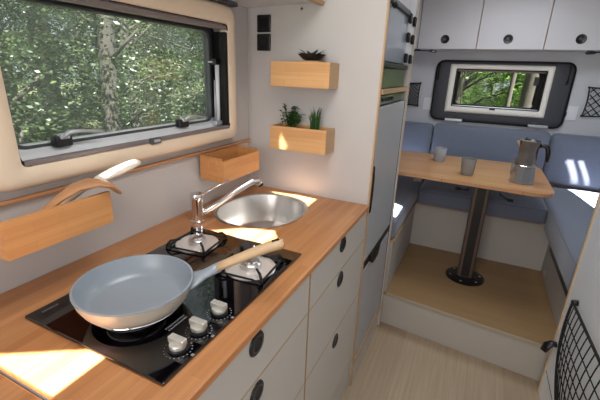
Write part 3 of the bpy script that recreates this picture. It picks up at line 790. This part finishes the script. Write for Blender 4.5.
# ------------------------------------------------------------------ things on the table
mx_, my_ = .270, 2.335
mp = thing('moka_pot', 'polished aluminium stovetop coffee pot with black handle on the table', 'coffee pot', (mx_,my_,TZ))
bm = B(); lathe(bm, [(0,0),(.063,0),(.065,.003),(.063,.012),(.054,.088),(.0545,.092)], (mx_,my_,TZ+.0005), 10, twist=.2); mk('boiler', bm, M['moka'], mp)
bm = B(); lathe(bm, [(.0545,0),(.057,.002),(.057,.008),(.0545,.010)], (mx_,my_,TZ+.0915), 32); mk('thread_ring', bm, M['chrome'], mp, 'auto')
bm = B(); lathe(bm, [(.053,0),(.051,.004),(.046,.070),(.0505,.126),(.0515,.128)], (mx_,my_,TZ+.1015), 10, twist=.2)
mk('upper_chamber', bm, M['mokadark'], mp)
bm = B(); prism(bm, [(mx_-.047,TZ+.195),(mx_-.066,TZ+.222),(mx_-.066,TZ+.229),(mx_-.045,TZ+.229)], my_-.010, my_+.010, 'Y'); mk('spout', bm, M['mokadark'], mp)
bm = B(); lathe(bm, [(.0525,0),(.0525,.002),(.035,.006),(.010,.008),(0,.008)], (mx_,my_,TZ+.2295), 10, twist=.2); ld = mk('lid', bm, M['moka'], mp)
bm = B(); lathe(bm, [(.004,0),(.004,.003),(.008,.005),(.008,.009),(.005,.011),(0,.011)], (mx_-.02,my_,TZ+.2360), 16); mk('lid_knob', bm, M['dgrey'], ld, True)
bm = B(); tube(bm, [(mx_+.044,my_,TZ+.205), (mx_+.062,my_-.002,TZ+.212), (mx_+.082,my_-.004,TZ+.204), (mx_+.091,my_-.005,TZ+.178), (mx_+.094,my_-.006,TZ+.128)], [.010,.011,.012,.012,.009], 10, flat=(1,.8)); mk('handle', bm, M['black'], mp, True)

def cup(x, y, r, h, label, mat):
    t = thing('cup', label, 'cup', (x,y,TZ), 'handleless cups on the dinette table')
    bm = B(); lathe(bm, [(0,0),(r*.80,0),(r*.86,.004),(r,h-.002),(r*.98,h),(r*.93,h-.001),(r*.80,.008),(0,.008)], (x,y,TZ+.0005), 32); mk('cup_body', bm, mat, t, 'auto')
cup(-.012, 2.34, .041, .096, 'speckled grey-brown handleless cup in front on the table', M['concrete'])
cup(-.198, 2.63, .041, .090, 'paler blue-grey handleless cup further left on the table', M['concrete2'])
t = thing('drinking_glass', 'clear drinking glass half hidden behind the coffee pot', 'glass', (.248,2.50,TZ))
bm = B(); lathe(bm, [(0,0),(.027,0),(.033,.105),(.0315,.105),(.0255,.004),(0,.004)], (.248,2.50,TZ+.0005), 28); mk('glass_body', bm, M['drink'], t, 'auto')

# ------------------------------------------------------------------ back window and hatch
w2 = thing('window_2', None, None, (.08,3.29,1.3), kind='structure')
mk('hatch_panel', ring(B(), rrect(-.370,.545,1.052,1.498,.055,8), rrect(-.262,.418,1.125,1.468,.012,8), 3.299, 3.283, 'Y', .3), M['hatch'], w2, 'auto')
mk('hatch_seal', ring(B(), rrect(-.378,.553,1.044,1.506,.06,8), rrect(-.366,.541,1.056,1.494,.05,8), 3.2995, 3.275, 'Y', .4), M['rubber'], w2, 'auto')
mk('window_frame', ring(B(), rrect(-.270,.425,1.115,1.478,.012,6), rrect(-.222,.382,1.163,1.442,.008,6), 3.299, 3.262, 'Y', .4), M['cream2'], w2, 'auto')
mk('window_reveal', ring(B(), rrect(-.225,.385,1.16,1.445,.010,6), rrect(-.219,.379,1.166,1.437,.008,6), 3.36, 3.27, 'Y'), M['rubber'], w2)
mk('outer_frame', ring(B(), rrect(-.24,.40,1.15,1.45,.02,6), rrect(-.196,.345,1.178,1.428,.02,6), 3.375, 3.355, 'Y', .4), M['rubber'], w2, 'auto')
bm = B(); prism(bm, rrect(-.21,.36,1.17,1.44,.02,6), 3.366, 3.368, 'Y'); mk('window_pane', bm, M['paneB'], w2)
box('blind_cassette', M['blind'], w2, (-.216,3.285,1.425), (.376,3.305,1.441), .003)
box('blind_rail_lower', M['silver'], w2, (-.216,3.285,1.163), (.376,3.298,1.172), .002)
box('window_latch', M['black'], w2, (-.06,3.30,1.172), (.02,3.325,1.184), .003)
box('window_latch', M['black'], w2, (.20,3.30,1.172), (.28,3.325,1.184), .003)
box('blind_catch', M['black'], w2, (.055,3.258,1.150), (.095,3.268,1.166), .003)
box('stay_bracket', M['black'], w2, (.315,3.31,1.34), (.35,3.33,1.40), .003)
bm = B(); tube(bm, [(.335,3.32,1.20),(.338,3.32,1.35)], .004, 8); mk('stay_rod', bm, M['black'], w2, True)
for x in (-.350, .512):
    bm = B(); tube(bm, [(x,3.285,1.36),(x,3.262,1.37),(x,3.262,1.47),(x,3.285,1.48)], .006, 8); mk('grab_bar', bm, M['black'], w2, True)
for x0 in (-.235, .352):
    t = thing('hatch_catch', ('light grey lever catch under the left side of the dark hatch' if x0 < 0 else 'light grey lever catch under the right side of the dark hatch'), 'catch', (x0+.05,3.28,1.05), 'catches below the hatch')
    box('lever', M['silver'], t, (x0-.018,3.258,1.046), (x0+.112,3.282,1.066), .003)
    box('catch_body', M['dgrey'], t, (x0+.0,3.265,1.058), (x0+.045,3.29,1.082), .003)
for x0, lb in ((-.440,'small pale square cover plate left of the dark hatch'), (.560,'small pale square cover plate right of the dark hatch')):
    t = thing('cover_plate', lb, 'plate', (x0+.03,3.296,1.11), 'cover plates beside the hatch')
    box('plate', M['plate2'], t, (x0,3.2945,1.115), (x0+.062,3.2995,1.215), .001)
    box('plate_button', M['dgrey'], t, (x0+(.064 if x0<0 else -.012),3.285,1.14), (x0+(.076 if x0<0 else 0.0),3.2995,1.17), .002)

# ------------------------------------------------------------------ overhead cabinets at the back
xs = [(-.872,-.508), (-.504,-.108), (-.104,.298), (.302,.702), (.706,1.066)]
names = [None, 'pale overhead cabinet left of the middle above the dark hatch', 'pale overhead cabinet in the middle above the hatch window', 'pale overhead cabinet at the right above the back window', None]
for i, (a, b) in enumerate(xs):
    lb = names[i] or ('pale overhead cabinet in the far left back corner' if i == 0 else 'pale overhead cabinet in the far right back corner')
    t = thing('overhead_cabinet', lb, 'cabinet', ((a+b)/2,3.2,1.57), 'overhead cabinets across the back wall')
    box('carcass', M['cabwhite'], t, (a,3.066,1.570), (b,3.298,ZC-.002), 0)
    d = box('door', M['cabwhite'], t, (a+.0008,3.050,1.5705), (b-.0008,3.065,ZC-.004), .001)
    bm = B(); bx(bm, (a-.0012,3.052,1.572), (a+.0008,3.064,ZC-.005), 0); mk('door_edge', bm, M['ply'], d)
    hx = (-.70,-.319,.083,.492,.90)[i]
    bm = B(); disc_axis(bm, [(0,.001),(.012,.002),(.015,.004),(.026,.005),(.029,.003),(.029,-.001),(0,-.001)], (hx,3.049,1.634), (0,-1,0), 28); h = mk('handle', bm, M['black'], d, 'auto')
    bm = B(); disc_axis(bm, [(0,.0035),(.007,.0035),(.009,.005),(.011,.0045)], (hx-.002,3.047,1.634), (0,-1,0), 16); mk('handle_centre', bm, M['dgrey'], h, 'auto')

for x0, x1, lb, tip in ((-.60,-.405,'slim black reading lamp with a bright tip, left above the hatch',1), (.575,.80,'slim black reading lamp, right above the hatch',-1)):
    t = thing('reading_lamp', lb, 'lamp', ((x0+x1)/2,3.12,1.545), 'reading lamps under the overhead cabinets')
    bm = B(); tube(bm, [(x0,3.09,1.561), (x1,3.09,1.558)], .006, 8, flat=(.7,1)); mk('lamp_arm', bm, M['black'], t, True)
    xe = x1 if tip > 0 else x0
    bm = B(); tube(bm, [(xe-.02*tip,3.09,1.558), (xe,3.088,1.557), (xe+.030*tip,3.086,1.555), (xe+.036*tip,3.086,1.555)], [.006,.010,.010,.004], 10); mk('lamp_head', bm, M['black'] if tip < 0 else M['dgrey'], t, True)
    if tip > 0:
        bm = B(); bx(bm, (xe+.006,3.076,1.551), (xe+.026,3.080,1.559), .001); mk('lamp_lens', bm, M['silver'], t)
    box('lamp_mount', M['black'], t, ((x0+x1)/2-.015,3.085,1.560), ((x0+x1)/2+.015,3.11,1.5695), .002)

# ------------------------------------------------------------------ nets
def wall_net(x0, x1, z0, z1, label, y=3.288):
    t = thing('storage_net', label, 'net', ((x0+x1)/2,y,z0), 'elastic storage nets in the dinette')
    def P(u, v):   # slight waist
        x = x0+(x1-x0)*u; z = z0+(z1-z0)*v
        x += (.5-u)*.05*(x1-x0)*math.sin(PI*v); z += (.5-v)*.05*(z1-z0)*math.sin(PI*u)
        return (x, y-.006-.012*math.sin(PI*u)*math.sin(PI*v), z)
    bm = B(); tube(bm, [P(u/8,0) for u in range(9)]+[P(1,v/8) for v in range(1,9)]+[P(1-u/8,1) for u in range(1,9)]+[P(0,1-v/8) for v in range(1,8)], .0045, 6, closed=True, cap=False)
    mk('border_cord', bm, M['net'], t, True)
    bm = B(); asp = (z1-z0)/(x1-x0); nx = 6; 
    s = 1/nx; k = -int(asp*nx)-1
    while k <= nx:
        for sg in (1,-1):
            pts = []
            for q in range(0, 13):
                v = q/12; u = k*s+v*asp
                if sg < 0: u = 1-u
                if -.001 <= u <= 1.001: pts.append(P(min(1,max(0,u)), v))
            if len(pts) > 1: tube(bm, pts, .0036, 5)
        k += 1
    mk('mesh_cords', bm, M['net'], t, True)
    for u, v in ((0,0),(1,0),(0,1),(1,1)):
        q = P(u,v); bm = B(); disc_axis(bm, [(0,0),(.007,0),(.007,.010),(.004,.013),(0,.013)], (q[0], y+.011, q[2]), (0,-1,0), 12)
        mk('hook', bm, M['black'], t, True)
wall_net(-.645, -.482, 1.145, 1.325, 'small black diamond net left of the dark hatch')
wall_net(.650, .960, 1.150, 1.345, 'black diamond net on the back wall right of the dark hatch')

# big net on the wardrobe wall
t = thing('storage_net', 'large black stretch net hanging on the wardrobe wall at the right edge', 'net', (.468,1.35,.2), 'elastic storage nets in the dinette')
XN = .452
def bez(a, b, c, s): return tuple((1-s)**2*a[i]+2*s*(1-s)*b[i]+s*s*c[i] for i in range(2))
A_, B_, C_, D_ = (1.590,.565), (.95,.60), (.95,.10), (1.33,.17)
def netP(u, v):
    topp = bez(A_, (1.27,.582), B_, u); bot = bez(D_, (1.15,.15), C_, u)
    lf = bez(A_, (1.665,.27), D_, v); rt = bez(B_, (.99,.35), C_, v)
    y = (1-v)*topp[0]+v*bot[0]+(1-u)*lf[0]+u*rt[0]-((1-u)*(1-v)*A_[0]+u*(1-v)*B_[0]+(1-u)*v*D_[0]+u*v*C_[0])
    z = (1-v)*topp[1]+v*bot[1]+(1-u)*lf[1]+u*rt[1]-((1-u)*(1-v)*A_[1]+u*(1-v)*B_[1]+(1-u)*v*D_[1]+u*v*C_[1])
    return (XN-.012*math.sin(PI*u)*math.sin(PI*v), y, z)
bm = B(); tube(bm, [netP(k/16,0) for k in range(17)]+[netP(1,k/16) for k in range(1,17)]+[netP(1-k/16,1) for k in range(1,17)]+[netP(0,1-k/16) for k in range(1,16)], .0050, 7, closed=True, cap=False)
mk('border_cord', bm, M['net'], t, True)
bm = B()
for k in range(1,14): tube(bm, [netP((k/14)**1.15,q/16) for q in range(17)], .0021, 5)
for k in range(1,9): tube(bm, [netP(q/16,(k+.35*math.sin(k))/9) for q in range(17)], .0021, 5)
mk('mesh_cords', bm, M['net'], t, True)
for q in (A_,B_,C_,D_):
    bm = B(); disc_axis(bm, [(0,0),(.011,0),(.011,.012),(.007,.022),(0,.022)], (.469,q[0],q[1]), (-1,0,0), 14)
    mk('hook', bm, M['black'], t, True)

t = thing('coat_hook', 'black angled hook sticking out low on the edge of the wardrobe wall', 'hook', (.46,1.69,.27))
bm = B(); tube(bm, [(.469,1.68,.300), (.452,1.68,.300), (.436,1.675,.288), (.425,1.665,.262)], [.014,.015,.017,.013], 10, flat=(.7,1.3)); mk('hook_body', bm, M['black'], t, True)

# ------------------------------------------------------------------ outside: ground, trees
bm = B(); G = 26
vs = {}
def ground_h(x, y):
    d = max(0, math.hypot(x, y-1)-3.0)
    return -.85 + min(.9, d*.22) + .10*math.sin(x*1.3)*math.cos(y*.9)
for i in range(G+1):
    for j in range(G+1):
        x = -26+i*52/G; y = -8+j*48/G; vs[i,j] = bm.verts.new((x, y, ground_h(x,y)))
for i in range(G):
    for j in range(G): bm.faces.new((vs[i,j],vs[i+1,j],vs[i+1,j+1],vs[i,j+1]))
o = mk('ground', bm, M['soil'], None, True); o['kind'] = 'structure'

def leaf_cloud(bm, c, rad, nleaf, size, flat=.7):
    for k in range(nleaf):
        while True:
            p = Vector((random.uniform(-1,1),random.uniform(-1,1),random.uniform(-1,1)))
            if p.length < 1: break
        p = p*(.55+.45*random.random())
        pos = Vector((c[0]+p.x*rad[0], c[1]+p.y*rad[1], c[2]+p.z*rad[2]))
        a = random.uniform(0,2*PI); b = random.uniform(-.5,.5)
        d = Vector((math.cos(a)*math.cos(b), math.sin(a)*math.cos(b), math.sin(b)))
        nrm = Vector((random.uniform(-.7,.9),random.uniform(-.9,.4),random.uniform(.1,1))).normalized()
        s = d.cross(nrm).normalized()
        L = size*random.uniform(.7,1.3); W = L*.55
        v = [bm.verts.new(pos-d*L/2), bm.verts.new(pos+s*W/2), bm.verts.new(pos+d*L/2), bm.verts.new(pos-s*W/2)]
        bm.faces.new(v)

def make_tree(name, label, h, crown, clumps, nleaf, leaf, mat, trunk_r, low, loc):
    t = thing(name, label, 'tree', loc, 'trees of the forest outside')
    x, y, z = loc
    bm = B(); pts = [(x, y, z-.3), (x+.03,y,z+h*.3), (x-.04,y+.05,z+h*.6), (x+.02,y,z+h)]
    tube(bm, pts, [trunk_r*1.2, trunk_r, trunk_r*.8, trunk_r*.3], 10)
    cl = []
    for k in range(clumps):
        a = random.uniform(0,2*PI); zz = z+low+(h-low)*random.random()**.9
        rr = crown*math.sqrt(random.random())*(1-.5*(zz-z-low)/(h-low))
        c = (x+rr*math.cos(a), y+rr*math.sin(a), zz); cl.append(c)
        if k % 2 == 0: tube(bm, [(x,y,max(z+.2,zz-.5)), ((x+c[0])/2,(y+c[1])/2,zz-.15), c], [trunk_r*.3,trunk_r*.18,.01], 5)
    mk('trunk', bm, M['bark'], t, True)
    bm = B()
    for c in cl: leaf_cloud(bm, c, (.55,.55,.32), nleaf, leaf)
    mk('foliage', bm, mat, t)
    return t
protos = [
    make_tree('forest_tree', None, 5.2, 1.3, 46, 480, .042, M['leafA'], .11, .6, (-4.6,3.6,-.5)),
    make_tree('forest_tree', None, 4.8, 1.4, 42, 430, .050, M['leafB'], .09, .3, (-5.6,5.4,-.4)),
    make_tree('forest_tree', None, 5.6, 1.5, 46, 480, .040, M['leafC'], .16, .5, (-7.2,4.4,-.2)),
]
TL = ['mid green leafy tree outside, one of the forest behind the windows',
      'bright yellow-green leafy tree outside, one of the forest behind the windows',
      'dark green dense tree outside, one of the forest behind the windows']
for p, l in zip(protos, TL): p['label'] = l
spots = [(-4.0,5.4,0),(-5.2,2.3,2),(-6.2,3.2,0),(-3.6,7.4,1),(-6.8,6.8,0),(-5.0,8.4,2),(-8.2,2.6,1),(-8.6,6.2,0),(-3.9,1.9,0),(-7.0,9.4,1),(-9.8,4.2,2),(-9.8,8.0,0),
         (-6.4,1.4,1),(-4.5,10.8,2),(-8.6,11.0,0),(-11.5,6.0,1),(-11,10,2),
         (-2.4,10.6,1),(-.45,7.2,1),(1.5,7.4,1),(-.7,9.2,1),(.9,9.6,1),(2.4,9.4,1),(.1,12.2,1),(1.8,12.4,0),(-1.8,13.6,1),(3.6,12,0),(-.2,15.5,0),(3.0,15.5,1),(-3.4,14.5,0),(5.0,10.0,1),(-1.4,11.2,0),(.9,13.8,2),(2.6,11.0,0),(-.3,18,2),(1.6,18,2),(3.4,18.5,2),(-2.0,17.5,2),(5.4,14,2),(-13.5,8,0),(-13,12,0),(-13,3.5,0),(-10.5,13.5,0),(-7.4,13.4,2),(-12.5,-.5,1),(-9.0,-.5,0)]
for (x, y, k) in spots:
    c = copy_tree(protos[k]); c.location = (x, y, ground_h(x,y)+random.uniform(-.2,.1)); c.rotation_euler = (0,0,random.uniform(0,6.28))
    s = random.uniform(.9,1.2); c.scale = (s,s,s)

def bush(name, label, loc, n, size, rad, mat):
    t = thing(name, label, 'bush', loc, 'low bushes at the forest edge')
    bm = B(); leaf_cloud(bm, (loc[0],loc[1],loc[2]+rad[2]*.8), rad, n, size); mk('foliage', bm, mat, t)
    bm = B()
    for k in range(6):
        a = k*1.05; tube(bm, [(loc[0],loc[1],loc[2]-.1), (loc[0]+math.cos(a)*rad[0]*.5, loc[1]+math.sin(a)*rad[1]*.5, loc[2]+rad[2])], [.012,.004], 5)
    mk('stems', bm, M['bark'], t)
    return t
b0 = bush('bush', 'low leafy bush at the edge of the forest outside the large window', (-3.6,3.4,-.62), 6500, .036, (.8,.8,.55), M['leafA'])
for (x, y) in [(-3.2,4.6),(-4.2,2.6),(-4.6,4.6),(-3.0,5.9),(-5.0,6.2),(-5.6,3.4),(-3.8,7.6),(-6.0,8.0),(-6.4,5.0),(-4.4,1.4)]:
    c = copy_tree(b0); c.location = (x, y, ground_h(x,y)+.1); c.rotation_euler = (0,0,random.uniform(0,6.28))
bb = bush('bush', 'low leafy bush at the edge of the forest outside the back window', (-.8,7.6,-.1), 3500, .06, (.9,.9,.6), M['leafB'])
for (x, y) in [(-.7,5.9),(.15,6.1),(.95,6.3),(-.2,11.0),(1.4,11.2),(2.8,12.6),(.6,13.0),(-1.6,12.0),(.6,7.4),(2.0,7.9),(-2.2,8.2),(.2,9.8),(3.4,9.0)]:
    c = copy_tree(bb); c.location = (x, y, ground_h(x,y)+.1); c.rotation_euler = (0,0,random.uniform(0,6.28))
# bare trunks close to the back window and left window
for (x, y, r, tilt, lb) in ((.50,5.6,.11,.01,'thick bare trunk at the right side of the back window view'), (.33,6.0,.035,.0,'thinner bare trunk right of centre in the back window view'),
       (-3.95,3.0,.10,.05,'dark trunk left of centre in the large window view'), (-4.2,3.75,.08,-.05,'grey-brown trunk in the middle of the large window view')):
    z = ground_h(x,y)
    bm = B(); pts = [(x+tilt*q*1.1+.02*math.sin(q*2), y, z-.1+q*.7) for q in range(8)]
    tube(bm, pts, [r*1.25]+[r*(1-.04*q) for q in range(1,8)], 14)
    for q in (3,4,5,6):
        a = q*2.1; tube(bm, [pts[q], (pts[q][0]+.5*math.cos(a), pts[q][1]+.5*math.sin(a), pts[q][2]+.35)], [r*.3,.01], 6)
    o = recenter(mk('tree_trunk', bm, M['bark'], None, True)); props(o, lb, 'tree trunk')
# grass outside the large window
bm = B()
for k in range(9000):
    x = random.uniform(-6.0,-1.8); y = random.uniform(.8,8)
    z = ground_h(x,y); a = random.uniform(0,6.28); h = random.uniform(.1,.32); w = .012
    dx, dy = math.cos(a)*w, math.sin(a)*w
    v = [bm.verts.new((x-dx,y-dy,z)), bm.verts.new((x+dx,y+dy,z)), bm.verts.new((x+random.uniform(-.08,.08),y+random.uniform(-.08,.08),z+h))]
    bm.faces.new(v)
o = mk('grass', bm, M['grass']); o['kind'] = 'stuff'; props(o, 'tall green grass growing outside below the large window', 'grass')

# ------------------------------------------------------------------ light
wd = bpy.data.worlds.new('World'); S.world = wd; wd.use_nodes = True
nt = wd.node_tree; bg = nt.nodes['Background']
sky = nt.nodes.new('ShaderNodeTexSky'); sky.sky_type = 'HOSEK_WILKIE'
sky.sun_direction = (-SUN.x, -SUN.y, -SUN.z); sky.turbidity = 3
mxs = nt.nodes.new('ShaderNodeMix'); mxs.data_type = 'RGBA'; mxs.inputs[0].default_value = .55
nt.links.new(sky.outputs[0], mxs.inputs[6]); mxs.inputs[7].default_value = (.85,.92,1,1)
nt.links.new(mxs.outputs[2], bg.inputs['Color']); bg.inputs['Strength'].default_value = 1.5

def sun():
    l = bpy.data.lights.new('sun', 'SUN'); l.energy = 55; l.angle = .009; l.color = (1,.975,.94)
    o = bpy.data.objects.new('sun', l); COL.objects.link(o)
    o.rotation_euler = SUN.to_track_quat('-Z', 'Y').to_euler(); o.location = (3,-2,6)
sun()
def area(name, loc, target, sx, sy, e, col=(1,1,1)):
    l = bpy.data.lights.new(name, 'AREA'); l.shape = 'RECTANGLE'; l.size = sx; l.size_y = sy; l.energy = e; l.color = col
    o = bpy.data.objects.new(name, l); COL.objects.link(o); o.location = loc
    o.rotation_euler = (Vector(target)-Vector(loc)).to_track_quat('-Z','Y').to_euler()
area('kitchen_fill_light', (-.2,.55,1.93), (0,.65,0), .6, .6, 10, (1,.97,.93))  # added soft fill just under the ceiling, no hatch is built here
area('rear_fill_light', (-.25,-1.3,1.35), (.1,2,1.0), 1.0, 1.1, 18, (1,.96,.92))  # fill lamp added behind the camera, the rear wall has no door
area('dinette_fill_light', (.15,2.3,1.93), (.15,2.4,0), .5, .5, 7, (.90,.95,1))  # unseen overhead lamp added to brighten the dinette

S.render.engine = 'CYCLES'
S.cycles.use_denoising = True
S.cycles.max_bounces = 8; S.cycles.transparent_max_bounces = 12
S.cycles.sample_clamp_indirect = 6
S.view_settings.view_transform = 'Standard'
S.view_settings.look = 'None'
S.view_settings.exposure = 0
